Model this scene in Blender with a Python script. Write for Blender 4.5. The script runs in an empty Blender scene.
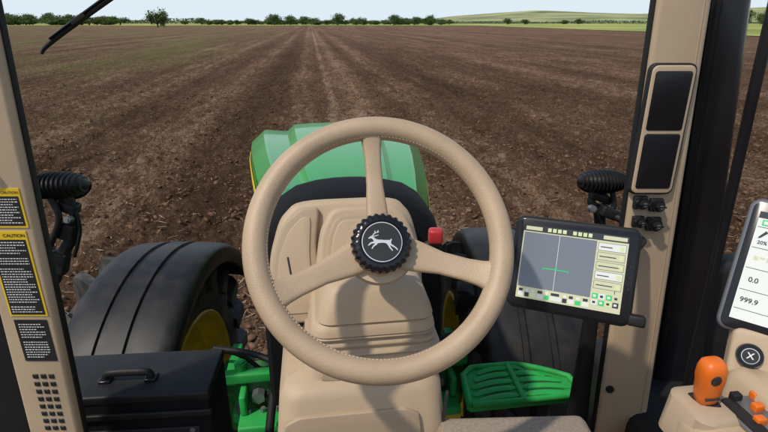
import bpy, bmesh, math, random
import numpy as np
from mathutils import Vector, Matrix
random.seed(7); rng=np.random.RandomState(11)
rad=math.radians
scene=bpy.context.scene
COL=scene.collection
scene.view_settings.view_transform='Standard'
try: scene.view_settings.look='None'
except Exception: pass

# ------------------------------------------------------------ materials
def mat(name,c,rough=.5,metal=0,var=.12,vscale=6,bump=.0,bscale=300,emit=0,c2=None,coat=0,rvar=.1,spec=None,dust=0):
    m=bpy.data.materials.new(name); m.use_nodes=True
    nt=m.node_tree; N=nt.nodes; L=nt.links
    b=N['Principled BSDF']
    b.inputs['Metallic'].default_value=metal
    if spec is not None: b.inputs['Specular IOR Level'].default_value=spec
    if coat: 
        b.inputs['Coat Weight'].default_value=coat; b.inputs['Coat Roughness'].default_value=.08
    tc=N.new('ShaderNodeTexCoord')
    nz=N.new('ShaderNodeTexNoise'); nz.inputs['Scale'].default_value=vscale; nz.inputs['Detail'].default_value=6
    L.new(tc.outputs['Object'],nz.inputs['Vector'])
    r=N.new('ShaderNodeValToRGB'); r.color_ramp.elements[0].position=.3; r.color_ramp.elements[1].position=.7
    a=[x*(1-var) for x in c]; d=[min(1,x*(1+var)) for x in (c2 or c)]
    r.color_ramp.elements[0].color=(*a,1); r.color_ramp.elements[1].color=(*d,1)
    L.new(nz.outputs['Fac'],r.inputs['Fac'])
    out=r.outputs['Color']
    if dust:
        nd=N.new('ShaderNodeTexNoise'); nd.inputs['Scale'].default_value=14; nd.inputs['Detail'].default_value=9
        L.new(tc.outputs['Object'],nd.inputs['Vector'])
        rr=N.new('ShaderNodeValToRGB'); rr.color_ramp.elements[0].position=.42; rr.color_ramp.elements[1].position=.75
        rr.color_ramp.elements[1].color=(dust,dust,dust,1)
        L.new(nd.outputs['Fac'],rr.inputs['Fac'])
        mx=N.new('ShaderNodeMixRGB'); mx.inputs['Color2'].default_value=(.16,.12,.085,1)
        L.new(rr.outputs['Color'],mx.inputs['Fac']); L.new(out,mx.inputs['Color1']); out=mx.outputs['Color']
    L.new(out,b.inputs['Base Color'])
    mr=N.new('ShaderNodeMapRange'); mr.inputs['To Min'].default_value=max(.02,rough-rvar); mr.inputs['To Max'].default_value=min(1,rough+rvar)
    L.new(nz.outputs['Fac'],mr.inputs['Value']); L.new(mr.outputs['Result'],b.inputs['Roughness'])
    if bump:
        nb=N.new('ShaderNodeTexNoise'); nb.inputs['Scale'].default_value=bscale; nb.inputs['Detail'].default_value=3
        L.new(tc.outputs['Object'],nb.inputs['Vector'])
        bp=N.new('ShaderNodeBump'); bp.inputs['Strength'].default_value=bump; bp.inputs['Distance'].default_value=.001
        L.new(nb.outputs['Fac'],bp.inputs['Height']); L.new(bp.outputs['Normal'],b.inputs['Normal'])
    if emit:
        b.inputs['Emission Color'].default_value=(*c,1); b.inputs['Emission Strength'].default_value=emit
    return m
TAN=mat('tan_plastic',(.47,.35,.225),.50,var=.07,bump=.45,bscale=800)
TAN2=mat('tan_plastic_dark',(.41,.305,.20),.56,var=.08,bump=.45,bscale=800)  # darker tan for trim, inset panels and the boot
LEATH=mat('tan_leather',(.45,.325,.205),.42,var=.10,vscale=14,bump=.6,bscale=620)
STITCH=mat('stitch_thread',(.56,.45,.32),.8)
GREEN=mat('green_paint',(.003,.29,.03),.28,var=.10,vscale=3,coat=.3,dust=.10,spec=.3)
GREENL=mat('green_plastic',(.02,.36,.07),.5,var=.15,vscale=9,dust=.15,spec=.3)
GREEND=mat('green_cast_paint',(.006,.18,.025),.55,var=.25,vscale=14,dust=.4)
YEL=mat('yellow_paint',(.78,.53,.015),.4,var=.12,dust=.35)
BLK=mat('black_plastic',(.013,.013,.0135),.52,var=.2,bump=.4,bscale=500,dust=.06,spec=.3)
BLKM=mat('black_matt_plastic',(.007,.007,.0075),.7,var=.2,bump=.5,bscale=400,spec=.15)
BLKG=mat('black_gloss',(.010,.010,.012),.2,var=.2,spec=.4)
FEND=mat('fender_plastic',(.012,.0125,.013),.46,var=.2,bump=.4,bscale=400,dust=.14,spec=.35)
RUB=mat('tyre_rubber',(.024,.023,.021),.75,var=.25,vscale=12,bump=.6,bscale=200,dust=.6)
RUBG=mat('gasket_rubber',(.012,.012,.012),.6,spec=.3)
GREY=mat('grey_metal',(.22,.22,.23),.4,metal=.6)
SILV=mat('silver_mark',(.65,.65,.65),.35,metal=.2)
RED=mat('red_plastic',(.5,.03,.035),.4)
ORG=mat('orange_plastic',(.74,.15,.01),.4,var=.06)
WHT=mat('white_print',(.75,.75,.73),.6)
LBLY=mat('label_yellow',(.75,.5,.02),.5)
LBLK=mat('label_black',(.02,.02,.02),.45)
CARP=mat('floor_carpet',(.30,.24,.18),.95,var=.18,vscale=160,bump=.8,bscale=600)
S_BG=mat('screen_cream',(.50,.50,.33),.3,emit=.3,var=.02)
S_MAP=mat('screen_slate',(.15,.17,.20),.3,emit=.22,var=.02)
S_WH=mat('screen_white',(.62,.64,.60),.3,emit=.25,var=.02)
S_GR=mat('screen_green',(.03,.42,.12),.3,emit=.5,var=.02)
S_DK=mat('screen_dark',(.03,.035,.04),.3,emit=.1,var=.02)
S_LN=mat('screen_line',(.5,.55,.3),.3,emit=.4,var=.02)

# ------------------------------------------------------------ mesh builder
def frame(c,x,up):
    x=Vector(x).normalized(); up=Vector(up); up=(up-x*up.dot(x)).normalized(); n=x.cross(up)
    m=Matrix.Identity(4)
    for i in range(3):
        m[i][0]=x[i]; m[i][1]=up[i]; m[i][2]=n[i]; m[i][3]=c[i]
    return m
T=lambda x,y,z: Matrix.Translation((x,y,z))
R=lambda a,ax: Matrix.Rotation(rad(a),4,ax)
I4=Matrix.Identity(4)
class MB:
    def __init__(s): s.bm=bmesh.new(); s.mats=[]
    def mi(s,m):
        if m not in s.mats: s.mats.append(m)
        return s.mats.index(m)
    def merge(s,b,M,m):
        i=s.mi(m)
        for f in b.faces: f.material_index=i
        me=bpy.data.meshes.new('tmp'); b.to_mesh(me); b.free(); me.transform(M)
        if M.determinant()<0: me.flip_normals()
        s.bm.from_mesh(me); bpy.data.meshes.remove(me)
    def box(s,sz,M,m,bev=0,seg=3):
        b=bmesh.new(); bmesh.ops.create_cube(b,size=1)
        bmesh.ops.scale(b,vec=sz,verts=b.verts)
        if bev: bmesh.ops.bevel(b,geom=b.edges[:],offset=min(bev,min(sz)*.49),segments=seg,profile=.5,affect='EDGES')
        s.merge(b,M,m)
    def cyl(s,r1,r2,h,M,m,seg=32,bev=0):
        b=bmesh.new(); bmesh.ops.create_cone(b,cap_ends=True,segments=seg,radius1=r1,radius2=r2,depth=h)
        if bev:
            e=[e for e in b.edges if abs(e.verts[0].co.z-e.verts[1].co.z)<1e-6]
            bmesh.ops.bevel(b,geom=e,offset=bev,segments=2,affect='EDGES')
        s.merge(b,M,m)
    def sph(s,sc,M,m,u=24,v=14):
        b=bmesh.new(); bmesh.ops.create_uvsphere(b,u_segments=u,v_segments=v,radius=1)
        bmesh.ops.scale(b,vec=sc,verts=b.verts); s.merge(b,M,m)
    def loft(s,rings,M,m,caps=True,closed=True):
        b=bmesh.new(); V=[[b.verts.new(p) for p in r] for r in rings]; n=len(rings[0])
        for i in range(len(V)-1):
            for j in range(n if closed else n-1):
                k=(j+1)%n
                b.faces.new((V[i][j],V[i][k],V[i+1][k],V[i+1][j]))
        if caps: b.faces.new(V[0][::-1]); b.faces.new(V[-1])
        bmesh.ops.recalc_face_normals(b,faces=b.faces[:])
        s.merge(b,M,m)
    def prism(s,poly,th,M,m,bev=0,seg=3):
        b=bmesh.new()
        a=[b.verts.new((x,y,0)) for x,y in poly]; c=[b.verts.new((x,y,th)) for x,y in poly]
        n=len(poly); b.faces.new(a[::-1]); tf=b.faces.new(c)
        for i in range(n): b.faces.new((a[i],a[(i+1)%n],c[(i+1)%n],c[i]))
        bmesh.ops.recalc_face_normals(b,faces=b.faces[:])
        if bev: bmesh.ops.bevel(b,geom=list(tf.edges),offset=bev,segments=seg,profile=.5,affect='EDGES')
        s.merge(b,M,m)
    def tube(s,pts,r,M,m,seg=12,smooth=0):
        P=[Vector(p) for p in pts]
        if smooth:
            Q=[]
            for i in range(len(P)-1):
                p0=P[max(i-1,0)];p1=P[i];p2=P[i+1];p3=P[min(i+2,len(P)-1)]
                for k in range(smooth):
                    t=k/smooth
                    Q.append(.5*((2*p1)+(p2-p0)*t+(2*p0-5*p1+4*p2-p3)*t*t+(3*p1-p0-3*p2+p3)*t**3))
            Q.append(P[-1]); P=Q
        rr=r if isinstance(r,(list,tuple)) else [r]*len(P)
        if len(rr)!=len(P): rr=list(np.interp(np.linspace(0,1,len(P)),np.linspace(0,1,len(rr)),rr))
        rings=[]; u=None
        for i,p in enumerate(P):
            t=(P[min(i+1,len(P)-1)]-P[max(i-1,0)]).normalized()
            if u is None: u=t.orthogonal().normalized()
            u=(u-t*u.dot(t)).normalized(); v=t.cross(u)
            rings.append([p+(u*math.cos(a)+v*math.sin(a))*rr[i] for a in [2*math.pi*k/seg for k in range(seg)]])
        s.loft(rings,M,m)
    def revolve(s,prof,M,m,seg=64,closed=False):   # prof (x,r) about X axis
        rings=[[(x,r*math.sin(a),r*math.cos(a)) for x,r in prof] for a in [2*math.pi*k/seg for k in range(seg)]]
        b=bmesh.new(); V=[[b.verts.new(p) for p in r] for r in rings]; n=len(prof)
        for i in range(seg):
            for j in range(n if closed else n-1):
                k=(j+1)%n; i2=(i+1)%seg
                b.faces.new((V[i][j],V[i][k],V[i2][k],V[i2][j]))
        bmesh.ops.recalc_face_normals(b,faces=b.faces[:]); s.merge(b,M,m)
    def text(s,t,size,M,m,ax='CENTER'):
        cu=bpy.data.curves.new('t','FONT'); cu.body=t; cu.size=size; cu.align_x=ax; cu.align_y='CENTER'; cu.offset=size*.015
        o=bpy.data.objects.new('t',cu); COL.objects.link(o)
        me=bpy.data.meshes.new_from_object(o.evaluated_get(bpy.context.evaluated_depsgraph_get()))
        b=bmesh.new(); b.from_mesh(me); bpy.data.objects.remove(o); bpy.data.curves.remove(cu); bpy.data.meshes.remove(me)
        s.merge(b,M,m)
    def rect(s,x0,y0,x1,y1,z,M,m):
        b=bmesh.new(); b.faces.new([b.verts.new(p) for p in ((x0,y0,z),(x1,y0,z),(x1,y1,z),(x0,y1,z))]); s.merge(b,M,m)
    def done(s,name,parent=None,angle=40,label=None,cat=None,flat=False):
        me=bpy.data.meshes.new(name); s.bm.to_mesh(me); s.bm.free()
        for m in s.mats: me.materials.append(m)
        if not flat:
            for p in me.polygons: p.use_smooth=True
            me.set_sharp_from_angle(angle=rad(angle))
        co=np.empty(len(me.vertices)*3,'f'); me.vertices.foreach_get('co',co); co=co.reshape(-1,3)
        c=Vector((co.min(0)+co.max(0)).tolist())/2
        me.transform(T(-c.x,-c.y,-c.z))
        o=bpy.data.objects.new(name,me); COL.objects.link(o)
        place(o,c,parent)
        if label: o['label']=label
        if cat: o['category']=cat
        return o
WL={}
def place(o,w,parent):
    w=Vector(w); WL[o.name]=w
    if parent: o.parent=parent; o.location=w-WL[parent.name]
    else: o.location=w
def empty(name,loc,parent=None,label=None,cat=None):
    o=bpy.data.objects.new(name,None); COL.objects.link(o); o.empty_display_size=.1
    place(o,loc,parent)
    if label:o['label']=label
    if cat:o['category']=cat
    return o

HEAD=7.7
H=R(HEAD,'Z')                    # tractor heading frame
hx=Vector((math.cos(rad(HEAD)),math.sin(rad(HEAD)),0)); hb=Vector((math.sin(rad(HEAD)),-math.cos(rad(HEAD)),0)); zz=Vector((0,0,1))
def face(c,tilt):
    n=hb*math.cos(rad(tilt))+zz*math.sin(rad(tilt)); up=zz*math.cos(rad(tilt))-hb*math.sin(rad(tilt))
    return frame(c,hx,up)

# ------------------------------------------------------------ tractor
tractor=empty('tractor',(-.2,2.3,0),None,'green tractor with tan cab interior standing on a ploughed brown field','tractor')

# hood
st=[(1.40,.235,2.20),(1.55,.26,2.205),(1.75,.30,2.207),(2.0,.345,2.205),(2.3,.39,2.195),(2.6,.43,2.18),(2.86,.455,2.155),(2.93,.455,2.13),(2.98,.445,2.06),(3.04,.40,1.9),(3.06,.37,1.62)]
rings=[]
for y,w,z in st:
    half=[(-w*.99,z-.5),(-w,z-.25),(-w,z-.12),(-w*.985,z-.075),(-w*.83,z-.012),(-w*.80,z-.008),(-w*.60,z-.018),(-w*.55,z-.018),(-w*.47,z+.014),(-w*.44,z+.017),(-w*.2,z+.022),(0,z+.023)]
    full=half+[(-a,b) for a,b in half[-2::-1]]
    rings.append([(.1+a,y,max(b,1.5)) for a,b in full])
b=MB(); b.loft(rings,H,GREEN,caps=True)
hood=b.done('hood',tractor,16)
for sx in (-1,1):
    b=MB()
    rr=[]
    for y,w,z in st[:8]:
        x=.1+sx*(w+.003)
        rr.append([(x,y,z-.125),(x+sx*.004,y,z-.13),(x+sx*.004,y,z-.175),(x,y,z-.185)])
    b.loft(rr,H,YEL)
    b.done('hood_stripe',hood)
    b=MB(); b.box((.006,1.34,.18),H@T(.1+sx*.33,2.2,1.80)@R(-sx*7.3,'Z'),BLK,.002)
    for k in range(9):
        y=1.55+k*.15; w=np.interp(y,[s[0] for s in st],[s[1] for s in st])
        b.box((.016,.11,.17),H@T(.1+sx*(w+.002),y,1.80),BLK,.004)
    b.done('side_grille',hood)
# cowl
rings=[]
for y,k,dz in [(1.16,.93,-.035),(1.19,.985,-.01),(1.24,1,0),(1.36,1,0),(1.44,.98,-.02),(1.48,.93,-.06)]:
    h=[(-.245,1.75),(-.242,2.06),(-.234,2.16),(-.218,2.215),(-.19,2.252),(-.15,2.278),(-.09,2.292),(-.04,2.297),(0,2.298)]
    f=h+[(-a,c) for a,c in h[-2::-1]]
    rings.append([(.085+a*k,y,c+dz) for a,c in f])
b=MB(); b.loft(rings,H,BLKM)
b.done('engine_cowl',tractor,50)
# engine underside/frame
b=MB()
b.box((.5,1.5,.5),H@T(.1,2.2,1.28),BLK,.03)
b.box((.36,2.1,.3),H@T(.1,2.2,1.0),GREEND,.03)
for k in range(6):
    b.cyl(.03,.03,.03,H@T(-.085,1.5+k*.22,1.05)@R(90,'Y'),GREY,12)
b.tube([(-.2,1.3,1.3),(-.24,1.6,1.15),(-.22,1.9,1.25),(-.18,2.2,1.2)],.018,H,RUBG,smooth=5)
b.done('chassis_frame',tractor)

# front wheels (steered slightly towards the right of the tractor heading)
def tyre_mesh(M):
    b=MB()
    prof=[(-.21,.47),(-.245,.49),(-.262,.55),(-.264,.61),(-.25,.66),(-.235,.69),(-.16,.715),(-.08,.725),(0,.728),(.08,.725),(.16,.715),(.235,.69),(.25,.66),(.264,.61),(.262,.55),(.245,.49),(.21,.47),(.1,.44),(-.1,.44)]
    b.revolve(prof,M,RUB,72,closed=True)
    for sx in (-1,1):
        for k in range(20):
            a0=2*math.pi*(k+(.5 if sx>0 else 0))/20; rg=[]
            for t in (0,.3,.65,.9,1.0):
                x=sx*(.0+t*.284); an=a0+.30*t**.8; hw=(.028+.012*t)/.75
                rt=.795-.012*t*t if t<.95 else .765; rb=.70 if t<.8 else .60
                def P(a,r): return (x,r*math.sin(a),r*math.cos(a))
                rg.append([P(an-hw*1.25,rb),P(an-hw*.8,rt),P(an+hw*.8,rt),P(an+hw*1.25,rb)])
            b.loft(rg,M,RUB)
    return b
def rim_mesh(M,s):
    b=MB()
    k_=.95
    prof=[(-.225,.51),(-.250,.515),(-.256,.505),(-.245,.485),(-.19,.47),(-.12,.45),(-.10,.38),(-.05,.33),(-.02,.28),(-.02,.16),(-.04,.15),(-.06,.0),(-.08,.0),(-.09,.17),(.02,.28),(.05,.33),(.10,.38),(.12,.45),(.19,.47),(.245,.485),(.256,.505),(.250,.515),(.225,.51)]
    b.revolve([(x,r*k_) for x,r in prof],M,YEL,64)
    for side in (-1,1):
        for k in range(10):
            a=k*math.pi/5; b.cyl(.016,.016,.05,M@T(side*.04,.24*math.sin(a),.24*math.cos(a))@R(90,'Y'),GREY,6)
    b.cyl(.13,.11,.1,M@T(s*-.09,0,0)@R(90,'Y'),GREEND,28,.01)
    return b
for c,fo in ((Vector((-1.225,2.25,.775)),.13),(Vector((.64,2.45,.78)),.03)):
    sg=1 if c.x>0 else -1
    M=T(*c)
    w=empty('front_wheel',c,tractor)
    tyre_mesh(M).done('tyre',w,30); rim_mesh(M,sg).done('wheel_rim',w,35)
    b=MB(); Rf=.85; rings=[]
    half=[(-.240,-.085),(-.243,-.05),(-.238,-.022),(-.225,-.006),(-.205,.003),(-.18,.008),(-.10,.013),(-.078,.013),(-.074,.001),(-.048,.001),(-.044,.014)]
    prof=half+[(-a,d) for a,d in half[::-1]]
    inner=[(a*.96,d-.012) for a,d in prof[::-1]]
    A=list(np.linspace(-62,56 if sg>0 else 46,40))
    Mf=M@T(fo,0,0)
    for i,an in enumerate(A):
        e=min(i,len(A)-1-i); k=[.90,.95,.98,.995][e] if e<4 else 1
        a=rad(an); rr_=Rf-(.02 if e==0 else .006 if e==1 else 0)
        rings.append([(x*k,-(rr_+d)*math.sin(a),(rr_+d)*math.cos(a)) for x,d in prof+inner])
    b.loft(rings,Mf,FEND)
    b.tube([(-sg*.05,.5,.5),(-sg*.02,.5,.7),(0,.42,.72)],.02,M,BLK,smooth=5)
    b.done('front_fender',tractor,35)
# front axle
b=MB()
b.box((1.40,.2,.2),H@T(.04,2.354,.80),GREEND,.03)
for sx in (-1,1):
    b.loft([[(.1+sx*x,2.354+dy*s,.82+dz*s) for dy,dz in ((-.12,-.12),(.12,-.12),(.12,.12),(-.12,.12))] for x,s in ((.2,1.3),(.32,1.15),(.45,.8),(.55,.8))],H,GREEND)
    b.cyl(.12,.10,.34,H@T(.1+sx*.56,2.354,.82),GREEND,24,.015)
    b.box((.10,.34,.06),H@T(.1+sx*.5,2.16,.95),GREENL,.015)
    b.cyl(.035,.035,.09,H@T(.1+sx*.5,2.02,.97),GREY,16,.006)
    b.tube([(.1+sx*.5,2.02,.97),(.1+sx*.28,2.04,.96)],.02,H,GREY)
    b.tube([(.1+sx*.3,2.04,.96),(.1+sx*.02,2.06,.95)],.04,H,GREEND)
    b.tube([(.1+sx*.2,1.9,1.3),(.1+sx*.36,1.95,1.25),(.1+sx*.45,2.1,1.1),(.1+sx*.5,2.3,1.0)],.014,H,RUBG,smooth=6)
    b.tube([(.1+sx*.2,1.85,1.25),(.1+sx*.38,1.9,1.15),(.1+sx*.48,2.05,1.05),(.1+sx*.47,2.3,.98)],.012,H,RUBG,smooth=6)
    b.box((.12,.16,.22),H@T(.1+sx*.40,1.98,1.12),GREEND,.02)
    b.box((.24,.05,.05),H@T(.1+sx*.42,1.9,1.26),GREENL,.01)
    b.box((.05,.26,.05),H@T(.1+sx*.52,2.05,1.22),GREENL,.01)
    b.box((.20,.12,.04),H@T(.1+sx*.38,1.80,1.10),GREENL,.01)
    b.box((.03,.10,.10),H@T(.1+sx*.46,1.86,1.17),GREENL,.01)
    b.tube([(.1+sx*.58,1.95,1.38),(.1+sx*.42,1.92,1.36),(.1+sx*.30,1.87,1.33)],.014,H,BLK,smooth=4)
    b.tube([(.1+sx*.60,2.0,1.34),(.1+sx*.46,1.97,1.31),(.1+sx*.32,1.9,1.20)],.010,H,BLK,smooth=4)
    b.cyl(.026,.026,.05,H@T(.1+sx*.47,1.92,1.30),GREENL,20,.008)
    for q in range(3): b.cyl(.011,.011,.025,H@T(.1+sx*(.32+q*.06),1.83,1.13),GREY,6)
    b.cyl(.03,.03,.05,H@T(.1+sx*.40,1.88,1.17)@R(90,'X'),GREY,6)
b.done('front_axle',tractor)

# green vented step tray
b=MB(); M=frame((.505,1.605,1.422),(.991,.134,0),(-.134,.985,.10))@Matrix.Diagonal((1,.93,1,1))
def arcpts(n=12):
    o=[(-.205,-.105),(.205,-.105),(.22,-.095),(.222,-.05)]
    for k in range(n+1):
        t=k/n; x=.215-.37*t; o.append((x,-.035+.135*min(1,math.sin(math.pi*(.08+.55*t))*1.08)))
    o+=[(-.20,.06),(-.215,-.09)]
    return o
pts=arcpts()
b.prism(pts,.028,M@T(0,0,-.036),GREENL,.006)
b.tube([(x*.98,y*.98,-.004) for x,y in pts]+[(pts[0][0]*.98,pts[0][1]*.98,-.004)],.012,M,GREENL,10)
def rib(p0,p1,p2,w=.0165,h=.006,m=GREENL):
    P=[Vector(p0),Vector(p1),Vector(p2)]; rg=[]
    for i in range(9):
        t=i/8; c=P[0]*(1-t)**2+P[1]*2*t*(1-t)+P[2]*t*t
        k=.5 if i in (0,8) else 1
        rg.append([c+Vector((0,y*k,z)) for y,z in ((-w,-.006),(-w*.9,h*.6),(-w*.5,h),(w*.5,h),(w*.9,h*.6),(w,-.006))])
    b.loft(rg,M,m)
for k in range(5):
    y0=-.082+k*.038
    xr=[.195,.195,.172,.12,.05][k]; xl=[-.185,-.185,-.180,-.160,-.14][k]
    rib((xl,y0-.010,-.008),(xl/2,y0+.018,-.002),(-.016,y0+.008,-.006),.0145); rib((.008,y0+.008,-.006),(xr/2,y0+.018,-.002),(xr,y0-.012,-.008),.0145)
    if k<4:
        rib((xl+.018,y0+.011,-.006),(xl/2,y0+.037,-.006),(-.026,y0+.027,-.006),.0024,.0012,LBLK); rib((.022,y0+.027,-.006),(xr/2,y0+.037,-.006),(xr*.85,y0+.014,-.006),.0024,.0012,LBLK)
b.box((.022,.20,.02),M@T(-.004,-.005,-.004),GREENL,.006)
b.box((.05,.05,.5),M@T(-.05,0,-.29),BLK,.005)
b.box((.05,.05,.5),M@T(.12,0,-.29),BLK,.005)
b.done('step_grate',tractor)

# cab pillars
def slab(corners_top,corners_bot,m,b,n=6,extra=None):
    rr=[]
    for i in range(n+1):
        t=i/n; rr.append([tuple(np.array(p)*(1-t)+np.array(q)*t) for p,q in zip(corners_top,corners_bot)])
    b.loft(rr,I4,m)
def rpoly(x0,x1,y0,y1,z,r=.012):
    o=[]
    for cx,cy,a0 in ((x0+r,y0+r,180),(x1-r,y0+r,270),(x1-r,y1-r,0),(x0+r,y1-r,90)):
        for k in range(4):
            a=rad(a0+k*30); o.append((cx+r*math.cos(a),cy+r*math.sin(a),z))
    return o
b=MB()
slab(rpoly(.548,.652,1.12,1.155,2.95,.010),rpoly(.602,.745,1.12,1.155,1.30,.010),TAN,b)
slab(rpoly(.634,.638,1.1185,1.125,2.95,.0015),rpoly(.724,.728,1.1185,1.125,1.30,.0015),TAN2,b)
pr=b.done('cab_pillar',tractor,35)
def pillx(z,e):
    t=(2.95-z)/1.65; return (.543+.059*t) if e==0 else (.654+.091*t)
b=MB()
Mp=frame((.6065,1.114,2.476),(1,0,0),(-.055,.0,1))
def rr2(w,h,r,n=5):
    o=[]
    for cx,cy,a0 in ((w/2-r,-h/2+r,270),(w/2-r,h/2-r,0),(-w/2+r,h/2-r,90),(-w/2+r,-h/2+r,180)):
        for k in range(n+1):
            a=rad(a0+k*90/n); o.append((cx+r*math.cos(a),cy+r*math.sin(a)))
    return o
b.prism(rr2(.100,.288,.016),.012,Mp@T(0,0,-.006),BLK,.004)
b.prism(rr2(.092,.280,.014),.008,Mp@T(0,0,.001),TAN,.003)
b.prism(rr2(.078,.125,.006),.003,Mp@T(0,.066,.0075),BLKG,.0015)
b.prism(rr2(.078,.125,.006),.003,Mp@T(0,-.066,.0075),BLKG,.0015)
b.done('corner_display',pr)
for (x,z,r) in ((.590,2.312,.015),(.628,2.306,.015),(.593,2.265,.013),(.630,2.259,.016)):
    b=MB(); M=frame((x,1.108,z),(1,0,0),(0,.1,1))
    b.cyl(r,r*.9,.024,M,BLKG,28,.003); b.cyl(r*.62,r*.6,.008,M@T(0,0,.015),BLK,20,.001)
    b.box((r*1.5,.004,.006),M@T(0,0,.018),BLKG,.001)
    b.cyl(r*.3,r*.3,.002,M@T(0,0,.0195),GREY,12)
    b.box((r*2.1,r*2.1,.012),M@T(0,0,-.006),BLK,.004)
    b.done('power_socket',pr)
for z in (1.78,2.05):
    b=MB(); b.cyl(.011,.010,.01,frame(((pillx(z,0)+.02),1.117,z),(1,0,0),(0,0,1)),BLK,16,.002)
    b.done('trim_plug',pr)
b=MB()
slab(rpoly(.544,.5475,1.13,1.15,2.95,.001),rpoly(.598,.6015,1.13,1.15,1.30,.001),RUBG,b)
slab(rpoly(.532,.555,1.16,1.18,2.15,.004),rpoly(.530,.60,1.16,1.20,1.30,.004),BLK,b)
b.done('window_gasket',tractor)
# left pillar
b=MB()
slab(rpoly(-.79,-.672,.95,.985,2.95,.008),rpoly(-.862,-.748,.95,.985,1.25,.008),TAN,b)
pl=b.done('cab_pillar',tractor,35)
b=MB(); slab(rpoly(-.6715,-.668,.97,.985,2.95,.001),rpoly(-.7475,-.744,.97,.985,1.25,.001),RUBG,b)
slab(rpoly(-.90,-.791,.97,1.0,2.95,.004),rpoly(-1.0,-.863,.97,1.0,1.25,.004),RUBG,b)
b.done('window_gasket',tractor)
def lean(z): return np.interp(z,[1.25,2.95],[-.8035,-.7275])
def label(z0,z1,w,xo,head,lines,hd,lab,hx0=.016,hs=.0092):
    zc=(z0+z1)/2; M=frame((lean(zc)+xo,.949,zc),(1,0,0),(.045,0,1)); h=z1-z0
    b=MB(); b.box((w,h,.002),M,LBLY if head else LBLK,.0)
    if head:
        b.rect(-w/2+.004,-h/2+.004,w/2-.004,h/2-hd,.0016,M,LBLK)
        b.text('CAUTION',hs,M@T(hx0,h/2-hd*.52,.0018),LBLK)
    rs=random.Random(int(z0*100)); top=h/2-(hd if head else .004)-.005; y=top; n=lines
    dy=(top+h/2-.006)/n
    for k in range(n):
        x=-w/2+.008
        if rs.random()<.12: continue
        xe=w/2-.008-(rs.random()*.02 if rs.random()<.5 else 0)
        while x<xe:
            l=rs.uniform(.002,.006); b.rect(x,y-k*dy-dy*.34,min(x+l,xe),y-k*dy,.0022,M,WHT); x+=l+.0016
    o=b.done('warning_label',pl,flat=True); o['label']=lab
label(2.316,2.398,.080,.004,True,10,.016,'small black and yellow caution sticker',.0205,.0076)
label(2.112,2.308,.080,.002,True,28,.018,'tall black and yellow caution sticker with white lines of print',.015,.0098)
label(1.997,2.102,.070,.008,False,14,0,'black instruction sticker with white lines of print')
b=MB()
for r in range(8):
    for c in range(3):
        z=1.955-r*.021; b.box((.012,.012,.003),frame((lean(z)-.012+c*.018,.949,z),(1,0,0),(.045,0,1)),LBLK,.002)
b.done('vent_slots',pl)
b=MB()
b.box((.05,.03,.12),T(-.775,.95,2.50),BLK,.01); b.cyl(.012,.012,.03,frame((-.775,.935,2.46),(1,0,0),(0,0,1)),GREY,16,.002)
b.done('door_latch',pl)

# outer post, door frame, panel
b=MB(); slab(rpoly(.725,.815,1.25,1.36,2.98,.03),rpoly(.835,1.0,1.25,1.36,1.3,.03),BLKG,b)
slab(rpoly(.70,.722,1.26,1.33,2.98,.004),rpoly(.80,.834,1.26,1.33,1.3,.004),RUBG,b)
b.done('outer_post',tractor,50)
b=MB(); b.tube([(.735,1.05,2.95),(.742,1.05,2.6),(.75,1.05,2.3),(.765,1.05,1.6)],.011,I4,BLKG,smooth=4)
b.done('door_frame',tractor)
b=MB()
b.prism([(-.55,-.8),(.6,-.8),(.6,.12),(.2,.12),(-.1,.10),(-.38,.05),(-.47,-.1)],.06,frame((1.27,1.42,1.96),(1,0,0),(0,0,1)),BLK,.03)
b.box((.5,.6,.3),T(.92,1.2,1.55),BLK,.04)
b.done('door_panel',tractor)

# work lamps
def lamp(c,yaw,w,br):
    e=empty('work_lamp',c,tractor); M=T(*c)@R(yaw,'Z')@R(-14,'X')
    b=MB(); b.sph((w*.5,.062,.036),M,BLK,32,16)
    n=13
    for k in range(n):
        x=-w*.42+k*w*.84/(n-1); s=math.sqrt(max(.05,1-(x/(w*.52))**2))
        b.sph((.0028,.070*s,.044*s),M@T(x,0,0),BLK,16,10)
    b.cyl(w*.47,w*.44,.03,M@T(0,.04,-.005)@R(-80,'X')@Matrix.Diagonal((1,.55,1,1)),BLKG,36,.006)
    b.done('lamp_housing',e,60)
    b=MB()
    for pts,r in br['t']: b.tube(pts,r,T(*c),BLK,smooth=5)
    for p,sz in br['b']: b.box(sz,T(*c)@T(*p)@R(20,'Y'),BLK,.008)
    for p,r in br['k']: b.cyl(r,r*.85,.03,T(*c)@T(*p)@R(80,'X'),GREY,20,.004)
    b.done('lamp_bracket',e)
lamp((-1.0,1.50,2.232),10,.18,dict(t=[([(.02,0,-.03),(.03,0,-.09),(.01,.01,-.16),(-.04,.0,-.24),(-.08,0,-.33)],[.02,.014,.018,.02,.014]),([(-.01,-.03,-.03),(.0,-.03,-.1),(-.06,-.02,-.2)],.010),([(.04,-.01,-.05),(.045,-.01,-.14),(.0,0,-.24)],.006)],
     b=[((.02,0,-.07),(.06,.04,.035)),((.0,0,-.15),(.05,.04,.06)),((-.05,0,-.26),(.05,.04,.08))],k=[((-.075,-.04,-.18),.024),((.03,-.03,-.10),.012)]))
lamp((.78,1.75,2.17),-6,.175,dict(t=[([(-.02,0,-.03),(-.03,0,-.08),(.02,0,-.11),(.10,-.1,-.14)],.014),([(.03,-.02,-.03),(.04,-.03,-.09),(.0,-.03,-.12)],.010),([(.0,0,-.1),(.03,0,-.25),(.05,0,-.5)],.02)],
     b=[((0,0,-.06),(.08,.04,.03)),((.03,-.02,-.11),(.07,.05,.04))],k=[((-.04,-.04,-.09),.014)]))
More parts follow.
